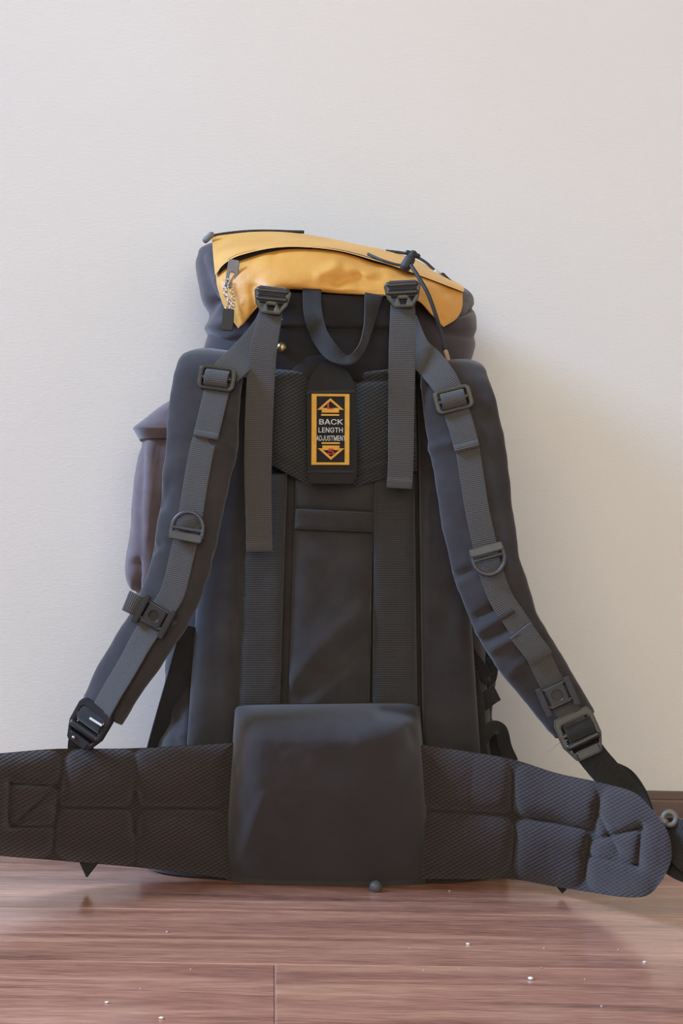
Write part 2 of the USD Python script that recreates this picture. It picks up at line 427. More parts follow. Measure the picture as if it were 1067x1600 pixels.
# ------------------------------------------------------------------ the room
XL, XR, YF, ZC = -2.40, 2.3, -4.05, 3.2
part('wall_back', cuboid(XL, 0, 0, XR, 0.1, ZC), 'wall_paint', smooth=False, kind='structure', label='plain off-white painted wall behind the backpack')
part('wall_right', cuboid(XR, YF, 0, XR + .1, 0.1, ZC), 'wall_paint', smooth=False, kind='structure')
part('ceiling', cuboid(XL - .1, YF - .1, ZC, XR + .1, .1, ZC + .1), 'ceiling_paint', smooth=False, kind='structure')
# left wall with its window opening
wy0, wy1, wz0, wz1 = -3.4, -0.05, 0.25, 3.15
part('wall_left', trimesh.util.concatenate([cuboid(XL - .1, YF, 0, XL, .1, wz0), cuboid(XL - .1, YF, wz1, XL, .1, ZC),
     cuboid(XL - .1, YF, wz0, XL, wy0, wz1), cuboid(XL - .1, wy1, wz0, XL, .1, wz1)]), 'wall_paint', smooth=False, kind='structure')
part('wall_front', cuboid(XL - .1, YF - .1, 0, XR + .1, YF, ZC), 'wall_paint', smooth=False, kind='structure')
win = '/World/window_1'
data(UsdGeom.Xform.Define(stage, win).GetPrim(), kind='structure')
part('window_frame', trimesh.util.concatenate([cuboid(XL - .08, wy0, wz0, XL - .03, wy1, wz0 + .04), cuboid(XL - .08, wy0, wz1 - .04, XL - .03, wy1, wz1),
     cuboid(XL - .08, wy0, wz0, XL - .03, wy0 + .04, wz1), cuboid(XL - .08, wy1 - .04, wz0, XL - .03, wy1, wz1)]), 'painted_frame', win, smooth=False)

# baseboard: a slim moulded board with a stepped top
prof = Polygon([(0, 0), (0.011, 0), (0.011, 0.052), (0.0095, 0.0545), (0.0065, 0.0555), (0.0065, 0.0625), (0.004, 0.0655), (0, 0.0655)])
bb = trimesh.creation.extrude_polygon(prof, XR - XL, engine='earcut')
bv = np.array(bb.vertices); bb.vertices = np.stack([XL + bv[:, 2], -bv[:, 0], bv[:, 1]], 1); bb.fix_normals()
part('baseboard_back', bb, 'baseboard_wood', smooth=False, kind='structure', label='slim brown wooden baseboard with a stepped top edge')

# laminate floor: planks with eased edges over a pale base that paints the seam highlights
fl = '/World/floor'
data(UsdGeom.Xform.Define(stage, fl).GetPrim(), kind='structure', label='reddish-brown wood laminate floor of long planks')
part('plank_core', cuboid(XL, YF, -0.02, XR, 0, -0.0009), 'joint_highlight', fl, smooth=False)
ya, yb = G(533, 1425)[1], G(533, 1508)[1]
pw = ya - yb
joint = G(430, 1552)[0]
def plank(x0, x1, y0, y1):
    g, c, z1 = 0.0005, 0.0012, -0.0
    x0, x1, y0, y1 = x0 + g, x1 - g, y0 + g, y1 - g
    V = [(x0, y0, -.012), (x1, y0, -.012), (x1, y1, -.012), (x0, y1, -.012), (x0, y0, z1 - c * .6), (x1, y0, z1 - c * .6), (x1, y1, z1 - c * .6), (x0, y1, z1 - c * .6),
         (x0 + c, y0 + c, z1), (x1 - c, y0 + c, z1), (x1 - c, y1 - c, z1), (x0 + c, y1 - c, z1)]
    Fq = [(3, 2, 1, 0), (0, 1, 5, 4), (1, 2, 6, 5), (2, 3, 7, 6), (3, 0, 4, 7), (4, 5, 9, 8), (5, 6, 10, 9), (6, 7, 11, 10), (7, 4, 8, 11), (8, 9, 10, 11)]
    f = np.array(Fq); return trimesh.Trimesh(np.array(V, float), np.vstack([f[:, [0, 1, 2]], f[:, [0, 2, 3]]]), process=False)
LEN = 1.215
k = 0
row = -8
rows = []
while ya + (row) * -pw > YF - pw:
    rows.append(row); row += 1
for row in rows:
    y1 = ya - row * pw; y0 = y1 - pw              # row 0 lies between the two seams in view, row 1 in front of it
    if y0 >= 0 or y1 <= YF: continue
    y1c, y0c = min(y1, -0.001), max(y0, YF)
    off = joint if row == 1 else joint + LEN * ((0.37 * (row - 1)) % 1.0)
    if row == 0: off = joint + LEN * 0.66
    if row == -1: off = joint - LEN * 0.44
    x = off - LEN * math.ceil((off - XL) / LEN)
    while x < XR:
        a_, b_ = max(x, XL), min(x + LEN, XR)
        if b_ - a_ > 0.02:
            part('plank', plank(a_, b_, y0c, y1c), 'laminate_' + 'abcd'[(k * 7 + row * 3) % 4], fl, smooth=False)
        k += 1; x += LEN

# ------------------------------------------------------------------ the backpack
BASE = np.array([0.0, -0.20, 0.0])
BP = '/World/backpack'
bx_ = UsdGeom.Xform.Define(stage, BP); bx_.AddTranslateOp().Set(Gf.Vec3d(*BASE))
data(bx_.GetPrim(), 'large black hiking backpack with yellow top lid, straps outward, leaning on the white wall', 'backpack')

# --- sack
sack = stack([(330, 520, 700, 540, .05, .20), (318, 560, 716, 575, .03, .232), (300, 640, 728, 650, .012, .243), (288, 760, 738, 770, .006, .249),
              (280, 880, 745, 890, .006, .252), (268, 980, 750, 985, .006, .255), (258, 1060, 756, 1065, .006, .257), (248, 1150, 762, 1150, .006, .260),
              (236, 1230, 768, 1230, .008, .262), (226, 1290, 772, 1295, .012, .268), (230, 1322, 770, 1328, .02, .284), (238, 1336, 764, 1340, .03, .286), (246, 1341, 756, 1345, .04, .280)],
             n=4.5, k=96, noise_amp=.0022, seed=3, items=[([(262, 1060), (250, 1160)], 10, -.004), ([(275, 1120), (245, 1135)], 8, -.004), ([(300, 1080), (290, 1170)], 9, .005), ([(285, 1150), (240, 1160)], 6, .003)])
part('sack', sack, 'black_nylon', BP)

# --- left side pocket and its flap
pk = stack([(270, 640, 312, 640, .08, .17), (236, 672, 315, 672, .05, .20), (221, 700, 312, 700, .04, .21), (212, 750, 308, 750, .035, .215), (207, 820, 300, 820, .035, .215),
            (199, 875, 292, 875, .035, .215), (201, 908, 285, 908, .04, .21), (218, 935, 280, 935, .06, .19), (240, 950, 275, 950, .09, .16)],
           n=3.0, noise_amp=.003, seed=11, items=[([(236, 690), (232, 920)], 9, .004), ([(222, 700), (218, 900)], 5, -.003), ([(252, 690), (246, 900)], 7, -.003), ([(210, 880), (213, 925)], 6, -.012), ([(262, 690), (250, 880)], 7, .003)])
pp = part('side_pocket', pk, 'lit_pocket_nylon', BP, label='black side pocket, light from the left put into its colour')
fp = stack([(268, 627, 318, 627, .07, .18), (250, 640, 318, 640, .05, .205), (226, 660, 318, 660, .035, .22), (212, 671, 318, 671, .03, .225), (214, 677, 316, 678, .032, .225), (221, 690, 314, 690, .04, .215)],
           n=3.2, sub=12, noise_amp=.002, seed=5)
part('pocket_flap', fp, 'lit_pocket_nylon', pp)

# --- lid: black hood below, yellow panels on top
hood = stack([(352, 378, 690, 440, .035, .10), (324, 384, 722, 452, .018, .12), (307, 400, 737, 466, .010, .145), (307, 425, 739, 486, .008, .185), (314, 465, 738, 512, .015, .238),
              (325, 520, 734, 552, .02, .242), (336, 562, 724, 580, .03, .238), (350, 590, 705, 600, .04, .225)],
             n=3.6, noise_amp=.004, seed=21, items=[([(312, 400), (330, 470)], 7, -.008), ([(330, 470), (318, 500)], 8, -.007), ([(335, 540), (375, 530)], 6, -.005), ([(738, 482), (715, 492)], 4, -.010), ([(690, 520), (735, 525)], 7, -.006), ([(330, 510), (365, 500)], 9, .006)])
hd = part('lid', hood, 'purple_black_nylon', BP, label='top lid with black hood sides')
flap_line = [(336, 430), (351, 412), (378, 398), (440, 386), (520, 390), (590, 408), (640, 424), (700, 444)]
ytop = [(331, 369, .115), (400, 362, .115), (470, 365, .115), (560, 382, .115), (640, 402, .12), (722, 446, .13)]
ylow = [(u, v, .222 + .012 * math.sin(i / 7 * math.pi)) for i, (u, v) in enumerate(flap_line)]
ylow[-1] = (723, 455, .20)
pan = pillow(ytop, [(722, 446, .13), (725, 450, .175), (724, 456, .205)], ylow, [(331, 369, .115), (333, 400, .17), (336, 430, .222)], puff=.008, back=.006, n=(80, 30), a=3,
             prof=lambda s, t, u, v: np.clip(np.sin(np.pi * np.clip(t * .8, 0, 1)), 0, 1) * np.clip(1 - np.abs(2 * s - 1) ** 6, 0, 1) ** .5, noise_amp=.0018, seed=2)
part('lid_top_panel', pan, 'yellow_ripstop', hd, label='yellow ripstop top panel')
lowt = [(u, v + (12 if 345 < u < 400 else 7 if u < 480 else 3 if u < 600 else 1), dd - .012) for (u, v, dd) in [(337, 428, .222)] + ylow[1:-1] + [(723, 452, .205)]]
lowb = [(372, 513, .246), (384, 502, .252), (402, 480, .256), (425, 460, .258), (455, 452, .258), (520, 458, .260), (600, 463, .258), (648, 468, .256), (672, 490, .25), (693, 511, .243)]
lp = pillow(lowt, [(723, 452, .193), (722, 480, .215), (713, 498, .228), (693, 511, .246)], lowb, [(337, 428, .21), (340, 450, .228), (352, 484, .240), (372, 513, .252)],
            puff=.017, back=.012, n=(110, 44), a=3.0, noise_amp=.0025, seed=4,
            disp=lambda u, v, s, t: creases(u, v, [([(420, 445), (520, 420)], 14, .005), ([(560, 440), (640, 430)], 10, -.005), ([(610, 435), (700, 470)], 9, .005), ([(660, 455), (690, 500)], 7, -.004),
                                                   ([(395, 450), (400, 490)], 7, -.005), ([(430, 455), (600, 457)], 3, -.0015), ([(545, 415), (600, 440)], 8, .004), ([(430, 402), (590, 418)], 9, -.004), ([(528, 442), (560, 430)], 8, -.006), ([(500, 430), (525, 415)], 10, .005), ([(640, 470), (700, 455)], 8, -.004), ([(350, 440), (375, 505)], 5, -.003)]))
part('lid_pocket_panel', lp, 'yellow_ripstop', hd, label='yellow pocket panel under the storm flap')
zl = [(u, v + 3, dd + .002) for u, v, dd in ylow[:-1]]
part('zipper', ribbon([(342, 434, .216), (355, 418, .222), (380, 404, .226), (440, 391, .229), (520, 392.5, .230), (590, 409, .229), (632, 423, .226)], [5, 17, 18, 12, 8, 6, 3], .004, 90), 'dark_lining', hd, label='dark zip line below the flap')
# top-edge piping
part('piping', tube([(326, 372, .12), (345, 366, .113), (400, 361, .112), (475, 362.5, .112)], 2.4), 'cord_black', hd)
part('piping_end', place(bar((-5, -4, 0), (4, 4, 0), 5), 326, 371, .13), 'grey_plastic', hd)
# zip pull: tag, chain, tab
tag_ = plate(rrect(-9, -22, 9, 22, 4).difference(rrect(-4, -14, 4, 2, 2.5)), 4)
zp = part('zip_pull', place(tag_, 363, 428, .246, -8), 'grey_plastic', hd, label='grey zip pull', smooth=30)
tor = lambda R, r, sx=1.0: (lambda m: (m.apply_scale([sx, 1, 1]), m)[1])(trimesh.creation.torus(R, r, major_sections=18, minor_sections=8))
cpts = spline(np.array([(356, 440, .252), (352, 452, .258), (354, 464, .262), (359, 474, .262), (355, 484, .262)]), 8)
for i, (a_, b_, c_) in enumerate(cpts):
    nr = (0.7 if i % 2 else -0.7, -1, 0)
    part('chain_link', place(tor(4.2, 1.2, .75), a_, b_, c_, 20 * (i % 3), nr), 'nickel', hd, label='small metal chain link' if i == 0 else None)
for a_, b_ in ((363, 456), (365, 466), (364, 477)):
    part('chain_link', place(tor(3.6, 1.1, .75), a_, b_, .264, 35, (.5, -1, 0)), 'nickel', hd)
part('pull_tab', place(plate(rrect(-9, -17, 9, 17, 3), 5), 356, 500, .262, -4), 'cord_black', hd, smooth=30)

# elastic cord with lock on the lid
part('elastic_cord', tube([(575, 397, .22), (598, 407, .238), (622, 414, .246), (634, 413, .25)], 2.2), 'cord_black', hd)
part('elastic_cord', tube([(603, 392, .122), (628, 395, .126), (645, 399, .13), (664, 409, .136), (682, 425, .142), (704, 441, .15)], 2.2), 'cord_black', hd)
part('elastic_cord', tube([(640, 412, .255), (652, 430, .266), (668, 458, .276), (680, 490, .278), (689, 520, .274), (695, 548, .27)], 3.2), 'cord_black', hd)
part('cord_tip', place(bar((0, -6, 0), (0, 6, 0), 4), 698, 556, .275, 15), 'tan_plastic', hd, label='tan cord tip')
part('cord_lock', place(trimesh.util.concatenate([bar((-1, -9, 0), (1, 2, 0), 9), bar((1, 6, 0), (3, 12, 0), 7), bar((-6, 12, 0), (11, 13, 0), 4)]), 638, 408, .252, -22), 'cord_black', hd, label='dark barrel cord lock')
part('cord_anchor', place(bar((-2.5, 0, 0), (2.5, 0, 0), 3.6), 683, 426, .152, -40), 'white_plastic', hd, label='pale plastic cord anchor')
part('cord_anchor', place(bar((-8, 0, 0), (8, 0, 0), 4.5), 697, 436, .155, -45), 'black_plastic', hd)

# --- back panel pieces
bd = lambda v: .250 + .014 * (np.asarray(v, float) - 560) / 825      # front depth of the sack at height v
def panel(name, tl, tr, br, bl, d, puff, m, a=4.0, n=(40, 60), disp=None, label=None, back=.02, seed=0, prof=None, na=.0012):
    e = lambda p, q: [(p[0] + (q[0] - p[0]) * s, p[1] + (q[1] - p[1]) * s, float(bd(p[1] + (q[1] - p[1]) * s)) + d) for s in (0, .5, 1)]
    return part(name, pillow(e(tl, tr), e(tr, br), e(bl, br), e(tl, bl), puff=puff, back=back, n=n, a=a, disp=disp, seed=seed, prof=prof, noise_amp=na), m, BP, label)
panel('back_side_panel', (330, 590), (392, 590), (372, 1180), (290, 1180), .0, .016, 'black_panel', seed=1)
panel('back_side_panel', (652, 590), (712, 590), (752, 1190), (660, 1190), .0, .016, 'black_panel', seed=2, disp=lambda u, v, s, t: creases(u, v, [([(705, 930), (690, 980)], 16, -.003), ([(668, 760), (664, 1150)], 6, .002)]))
panel('ribbed_band', (384, 740), (449, 740), (437, 1130), (371, 1130), .006, .008, 'ribbed_band', n=(30, 60), a=6, label='ribbed webbing band beside the centre panel')
panel('ribbed_band', (584, 740), (648, 740), (653, 1130), (581, 1130), .006, .012, 'ribbed_band', n=(30, 60), a=5)
panel('center_panel', (459, 826), (583, 832), (577, 1130), (449, 1130), .004, .010, 'black_panel', a=5, seed=6, n=(60, 80),
      disp=lambda u, v, s, t: creases(u, v, [([(455, 1060), (570, 950)], 16, .0045), ([(470, 1090), (575, 985)], 12, -.004), ([(480, 1110), (560, 1040)], 12, .002), ([(500, 1000), (560, 900)], 20, .0015)]))
panel('panel_hem', (461, 794), (584, 800), (583, 832), (459, 827), .008, .007, 'black_panel', a=8, n=(40, 14))
panel('panel_hem', (461, 735), (584, 738), (584, 800), (461, 795), .004, .007, 'black_panel', a=6, n=(40, 20))
# dark mesh behind the haul loop
panel('yoke_panel', (420, 470), (650, 478), (652, 600), (400, 600), .004, .010, 'dark_lining', a=6, n=(60, 40))
panel('yoke_band', (440, 456), (650, 466), (650, 516), (432, 513), .010, .008, 'dark_lining', a=8, n=(60, 20))
# mesh pads either side of the adjustment tab
panel('mesh_pad', (402, 572), (486, 582), (488, 762), (396, 712), .012, .018, 'back_mesh', a=2.6, seed=8, n=(44, 60), disp=lambda u, v, s, t: creases(u, v, [([(425, 590), (470, 580)], 8, .004), ([(430, 715), (485, 745)], 6, -.003)]))
panel('mesh_pad', (552, 582), (650, 572), (652, 735), (550, 762), .012, .018, 'back_mesh', a=2.6, seed=9, n=(44, 60), disp=lambda u, v, s, t: creases(u, v, [([(575, 578), (650, 575)], 7, .006), ([(560, 596), (640, 590)], 5, -.006), ([(556, 735), (640, 715)], 3, .002), ([(556, 743), (640, 723)], 3, -.003), ([(556, 727), (640, 708)], 3, -.002)]))
panel('mesh_pad_top', (478, 552), (562, 552), (600, 600), (428, 600), .008, .012, 'dark_lining', a=3, n=(40, 20))

# adjustment tab
d_tab = float(bd(670)) + .034
tabp = Polygon([(516, 560), (527, 566), (545, 582), (555, 600), (558, 640), (558, 742), (552, 756), (486, 756), (481, 742), (480, 610), (484, 590), (500, 568)])
tabp = affinity.scale(affinity.translate(tabp, -516, -671), 1, -1, origin=(0, 0)).buffer(-3).buffer(3)
tb = part('adjustment_tab', place(plate(tabp, 5, 1.2), 516, 671, d_tab), 'black_webbing', BP, label='black webbing tab of the back length adjuster', smooth=False)
fold = plate(rrect(-37, -2, 38, 3, 2), 8, 1)
part('tab_fold', place(fold, 517, 613, d_tab, 1), 'black_nylon', tb, smooth=30)
part('tab_fold', place(plate(rrect(-36, -2, 36, 2, 2), 7, 1), 517, 737, d_tab), 'black_nylon', tb, smooth=30)
ld = d_tab + 5 * KPX
LB = lambda pg, t=1.2: place(plate(pg, t, .4), 516, 671, ld, -.3)
part('patch_ground', LB(sbox(-29, -55, 29.5, 55), .8), 'dark_lining', tb, smooth=False)
part('patch_border', LB(sbox(-29.5, -55.5, 30, 55.5).difference(sbox(-21.5, -51.5, 22.5, 51.5)), 2.4), 'yellow_thread', tb, label='yellow embroidered border', smooth=False)
def arrow(sg):
    # pixel units about the patch centre, y up; sg=+1 the upper arrow
    tri = Polygon([(-21, 30.5), (21.5, 30.5), (0, 49)]); hole = Polygon([(-12, 33.5), (12.5, 33.5), (0, 44)])
    a_ = tri.difference(hole).union(sbox(-13.5, 26, 13.5, 31)).union(sbox(-14.5, 21, 14, 24))
    return a_ if sg > 0 else affinity.scale(a_, 1, -1, origin=(0, 0)).intersection(sbox(-40, -60, 40, 0))
for sg in (1, -1):
    part('patch_arrow', LB(affinity.translate(arrow(sg), 0 if sg > 0 else 1, 0 if sg > 0 else 1), 2.2), 'yellow_thread', tb, label='yellow embroidered arrow pointing %s' % ('up' if sg > 0 else 'down'), smooth=False)
def letters(text, cx, cy, h, width, m, name='lettering', t=2.2):
    tm = meshkit.text_mesh(text, h, t, bold=True)
    b = tm.bounds; tm.apply_translation([-(b[0][0] + b[1][0]) / 2, -(b[0][1] + b[1][1]) / 2, 0])
    tm.apply_scale([width / (b[1][0] - b[0][0]), h / (b[1][1] - b[0][1]), 1])
    tm.apply_translation([cx, cy, 0])
    part(name, place(tm, 516, 671, ld, -.3), m, tb, label='%s lettering %s' % ('red' if 'red' in m else 'white', text), smooth=False)
letters('BACK', 1, 11.8, 8.6, 37, 'white_thread')
letters('LENGTH', 0.5, -1, 8.2, 38, 'white_thread')
letters('ADJUSTMENT', 1, -13.8, 8.2, 46, 'white_thread')
letters('L', 0, 36.8, 9.5, 10, 'red_thread', t=3)
letters('S', 1, -34.5, 9.5, 11, 'red_thread', t=3)

# --- haul loop
hl = ribbon([(487, 450, .270), (489, 490, .283), (500, 525, .298), (520, 552, .308), (543, 563, .310), (562, 548, .304), (574, 515, .290), (584, 460, .270)], [29, 29, 28, 25, 17, 13, 17, 29], .0025, 90,
            normals=[(0, -1, 0), (-.1, -1, 0), (-.5, -1, 0), (-.6, -1, .5), (0, -1, .7), (.9, -1, .4), (.8, -1, 0), (0, -1, 0)])
part('haul_loop', hl, 'black_webbing', BP, label='black webbing haul loop')
part('rivet', place(trimesh.creation.icosphere(2, 8.5), 440, 543, .262), 'brass', BP, label='small brass rivet')

# --- shoulder straps
NL = lambda x, z=0.0: (x, -1, z)
padL = [(350, 640, .245), (340, 590, .252), (333, 561, .268), (326, 590, .292), (318, 650, .304), (313, 710, .312), (298, 800, .320), (283, 880, .325), (258, 950, .330), (224, 1005, .332), (193, 1053, .330), (160, 1110, .326)]
wL = [96, 98, 98, 106, 112, 112, 100, 95, 92, 92, 90, 84]
nL = [(0, -.2, 1), (0, -.2, 1), (0, -.2, 1), (0, -1, .4), NL(-.1), NL(-.15), NL(-.2), NL(-.2), NL(-.3), NL(-.5), NL(-.65), NL(-.7)]
padR = [(690, 650, .245), (696, 605, .252), (706, 577, .268), (712, 605, .292), (722, 655, .304), (732, 710, .312), (745, 800, .320), (759, 880, .325), (786, 960, .330), (810, 1005, .332), (843, 1055, .330), (897, 1132, .326)]
wR = [98, 100, 100, 110, 116, 118, 113, 109, 102, 97, 92, 74]
nR = [(0, -.2, 1), (0, -.2, 1), (0, -.2, 1), (0, -1, .4), NL(-.1), NL(-.1), NL(-.15), NL(-.2), NL(-.2), NL(-.1), NL(-.1), NL(0)]
def on_pad(pad, v, off):
    p = np.array(pad[3:]); return float(np.interp(v, p[:, 1], p[:, 2])) + off
cl = [([(262, 760), (250, 790)], 9, -.003), ([(330, 690), (360, 700)], 8, .003), ([(300, 880), (330, 870)], 8, -.002), ([(235, 860), (250, 850)], 7, -.003)]
cr = [([(745, 965), (790, 940)], 6, -.005), ([(750, 985), (800, 955)], 6, .004), ([(758, 1000), (800, 975)], 6, -.005), ([(770, 1015), (815, 990)], 6, .004), ([(705, 905), (735, 890)], 6, -.004), ([(800, 1050), (830, 1010)], 7, .003), ([(672, 700), (710, 690)], 8, .003), ([(810, 1030), (850, 1000)], 6, -.003)]
SL = part('shoulder_strap', ribbon(padL, wL, .026, 150, nL, PAD, noise_amp=.0022, items=cl, seed=31), 'black_nylon', BP)
SR = part('shoulder_strap', ribbon(padR, wR, .026, 150, nR, PAD, noise_amp=.0022, items=cr, seed=37), 'black_nylon', BP)
def web(pad, pts, w, off=.0145, lift=0, **kw):
    return ribbon([(u, v, on_pad(pad, v, off + lift * max(0, i - 7))) for i, (u, v) in enumerate(pts)], w, .0022, 90, **kw)
nn = lambda x, k: [(x, -1, 0)] * k
ptsL = [(341, 596), (332, 640), (322, 680), (315, 705), (305, 760), (297, 810), (284, 870), (270, 925), (252, 955), (222, 1000), (200, 1040), (176, 1080), (158, 1112)]
part('strap_webbing', web(padL, ptsL, 39, lift=.0014, normals=[(-.2, -1, 0)] * 8 + [(-.3, -1, 0), (-.5, -1, 0), (-.65, -1, 0), (-.7, -1, 0), (-.7, -1, 0)]), 'grey_webbing', SL, label='grey-black webbing sewn along the pad')
ptsR = [(710, 630), (722, 665), (730, 700), (738, 750), (746, 800), (756, 845), (766, 890), (783, 935), (806, 970), (838, 1020), (858, 1060), (876, 1090), (900, 1135)]
part('strap_webbing', web(padR, ptsR, 38, normals=nn(-.12, len(ptsR))), 'grey_webbing', SR, label='grey-black webbing sewn along the pad')
# folded hems across the webbing under the triglides
part('webbing_end', ribbon([(341, 600, on_pad(padL, 600, .0175)), (331, 642, on_pad(padL, 642, .0175)), (321, 684, on_pad(padL, 684, .0175))], 40, .0024, 40, nn(-.2, 3), hem=4), 'grey_webbing', SL)
part('webbing_end', ribbon([(709, 632, on_pad(padR, 632, .0175)), (721, 668, on_pad(padR, 668, .0175)), (730, 702, on_pad(padR, 702, .0175))], 40, .0024, 40, nn(-.12, 3), hem=5), 'grey_webbing', SR)
part('webbing_patch', ribbon([(812, 985, on_pad(padR, 985, .017)), (838, 1018, on_pad(padR, 1018, .0182)), (846, 1030, on_pad(padR, 1030, .0178))], 40, .0022, 30, nn(-.12, 3)), 'grey_webbing', SR)

def triglide():
    o = rrect(-30, -19, 30, 19, 9).difference(rrect(-23, -15, 23, 14, 4))
    return trimesh.util.concatenate([plate(o, 9, 1.5), bar((-24, 0, 4), (24, 0, 4), 5)])
def tri_web(w=40, ang=0):
    """webbing wrapped over the triglide's middle bar"""
    th = np.linspace(-2.6, 2.6, 24)
    V, n = [], 24
    pts = np.stack([np.zeros(n), np.sin(th) * 12.5, 3 + np.cos(th) * 9], 1)
    tan = unit(np.gradient(pts, axis=0)); side = np.tile([1.0, 0, 0], (n, 1)); nn_ = np.cross(side, tan)
    return sweep(pts, side, nn_, w, 2.6, FLAT)
def put_pair(parent, maker, wmat, u, v, d, ang, nrm, name, label=None, w=40):
    b = part(name, place(maker(), u, v, d, ang, nrm), 'black_plastic', parent, label, smooth=30)
    m, uv = tri_web(w); m2 = place(m, u, v, d, ang, nrm)
    part('wrapped_webbing', (m2, uv * KPX), wmat, parent)
put_pair(SL, triglide, 'grey_webbing', 340, 592, on_pad(padL, 592, .019), -10, (-.2, -1, .15), 'triglide_buckle', w=38)
put_pair(SR, triglide, 'grey_webbing', 708, 625, on_pad(padR, 625, .019), 13, (-.1, -1, .15), 'triglide_buckle', w=38)

def d_ring(flip=1):
    th = np.linspace(0, np.pi, 30)
    arc = np.stack([25 * np.cos(th), 26 * np.sin(th), np.zeros(30)], 1)
    pts = np.vstack([[25, -12, 0], arc, [-25, -12, 0]])
    n = len(pts); tan = unit(np.gradient(pts, axis=0)); nn_ = np.tile([0, 0, 1.0], (n, 1))
    m = trimesh.util.concatenate([sweep(pts, unit(np.cross(tan, nn_)), nn_, 6.5, 7, rounded_profile(2.4, 12))[0], bar((-24, -1, 0), (24, -1, 0), 3.0), plate(rrect(-27, -20, 27, -7, 4), 6, 1.2)])
    return m
part('d_ring', place(d_ring(), 293, 826, on_pad(padL, 826, .022), -11, (-.2, -1, .1)), 'ring_plastic', SL, 'black plastic ring, curved side up', smooth=35)
part('d_ring', place(d_ring(), 763, 872, on_pad(padR, 872, .024), 180 + 15, (-.1, -1, .1)), 'ring_plastic', SR, 'black plastic ring, curved side down', smooth=35)

def sternum():
    body = rrect(-16, -15, 16, 15, 3).difference(Point(0, 0).buffer(8))
    ms = [plate(body, 9, 1.5), plate(sbox(-10, -10, 10, 10), 4, 1), bar((-16, 15, 5), (16, 15, 5), 3), bar((-16, -15, 5), (16, -15, 5), 3)]
    for s in (-1, 1):
        ms += [plate(rrect(s * 24 - 5, -26, s * 24 + 5, 22, 3), 10, 1.5), bar((s * 15, 14, 4), (s * 24, 17, 4), 3.2), bar((s * 15, -12, 4), (s * 24, -14, 4), 3.2)]
    return trimesh.util.concatenate(ms)
part('sternum_buckle', place(sternum(), 243, 962, on_pad(padL, 961, .020), -29, (-.25, -1, 0)), 'black_plastic', SL, 'square sternum strap buckle on the webbing', smooth=30)
part('sternum_buckle', place(sternum(), 870, 1086, on_pad(padR, 1086, .019), 24, (-.1, -1, 0)), 'black_plastic', SR, 'square sternum strap buckle on the webbing', smooth=30)
part('sternum_tail', ribbon([(233, 956, .338), (222, 950, .344), (209, 944, .346), (197, 938, .343)], 33, .0022, 24, nn(-.4, 4)), 'grey_webbing', SL)
part('sternum_tail', ribbon([(254, 970, .344), (262, 977, .346), (270, 983, .344)], 24, .0022, 16, nn(-.2, 3)), 'grey_webbing', SL)

def ladderlock(w=32, h=34):
    o = Polygon([(-w * .86, h), (w * .86, h), (w, h * .72), (w * .98, -h * .25), (w * .62, -h), (-w * .62, -h), (-w * .98, -h * .25), (-w, h * .72)]).buffer(-5).buffer(5)
    i = rrect(-w * .72, -h * .62, w * .72, h * .66, 5)
    ms = [plate(o.difference(i), 12, 2), bar((-w * .75, h * .20, 6), (w * .75, h * .20, 6), 6.5), bar((-w * .72, -h * .30, 9), (w * .72, -h * .30, 9), 6)]
    ms.append(plate(rrect(-w * .6, -h * 1.0, w * .6, -h * .6, 4), 14, 2))
    return trimesh.util.concatenate(ms)
LL = part('ladderlock', place(ladderlock(32, 34), 141, 1133, .338, -32, (-.4, -1, .1)), 'black_plastic', SL, 'black ladder-lock buckle at the foot of the pad', smooth=30)
part('buckle_mark', place(plate(rrect(-12, -2, 12, 2, 1), 2, .5), 150, 1128, .358, -32, (-.2, -1, .3)), 'white_plastic', SL, 'pale sliver on the buckle bar', smooth=False)
part('buckle_screw', place(trimesh.creation.icosphere(2, 3), 115, 1152, .346), 'nickel', SL)
part('ladderlock', place(ladderlock(33, 37), 905, 1148, .340, 24, (-.05, -1, .15)), 'black_plastic', SR, 'black ladder-lock buckle at the foot of the pad', smooth=30)
part('ladder_webbing', (lambda m, uv: (place(m, 905, 1140, .341, 24, (-.05, -1, .15)), uv * KPX))(*tri_web(46)), 'black_webbing', SR)
part('ladder_webbing', (lambda m, uv: (place(m, 146, 1124, .341, -32, (-.4, -1, .1)), uv * KPX))(*tri_web(44)), 'black_webbing', SL)
# lower straps running behind the belt
part('lower_strap', ribbon([(141, 1133, .336), (126, 1165, .325), (140, 1215, .30), (190, 1265, .25), (245, 1300, .22)], 40, .0022, 50, nn(0, 5)), 'black_webbing', SL)
part('lower_strap', ribbon([(903, 1146, .340), (925, 1180, .335), (955, 1215, .335), (985, 1245, .340), (1000, 1275, .35)], [46, 46, 46, 44, 40], .0022, 50, nn(0, 5)), 'black_webbing', SR)
part('lower_strap', ribbon([(955, 1195, .332), (980, 1212, .332), (1000, 1240, .336), (1012, 1268, .345)], [14, 22, 22, 20], .0022, 40, nn(-.3, 4)), 'black_webbing', SR)
part('loose_thread', tube([(876, 1160, .335), (868, 1165, .338), (860, 1172, .338), (849, 1177, .336)], .45, 30, k=6), 'tan_plastic', SR)

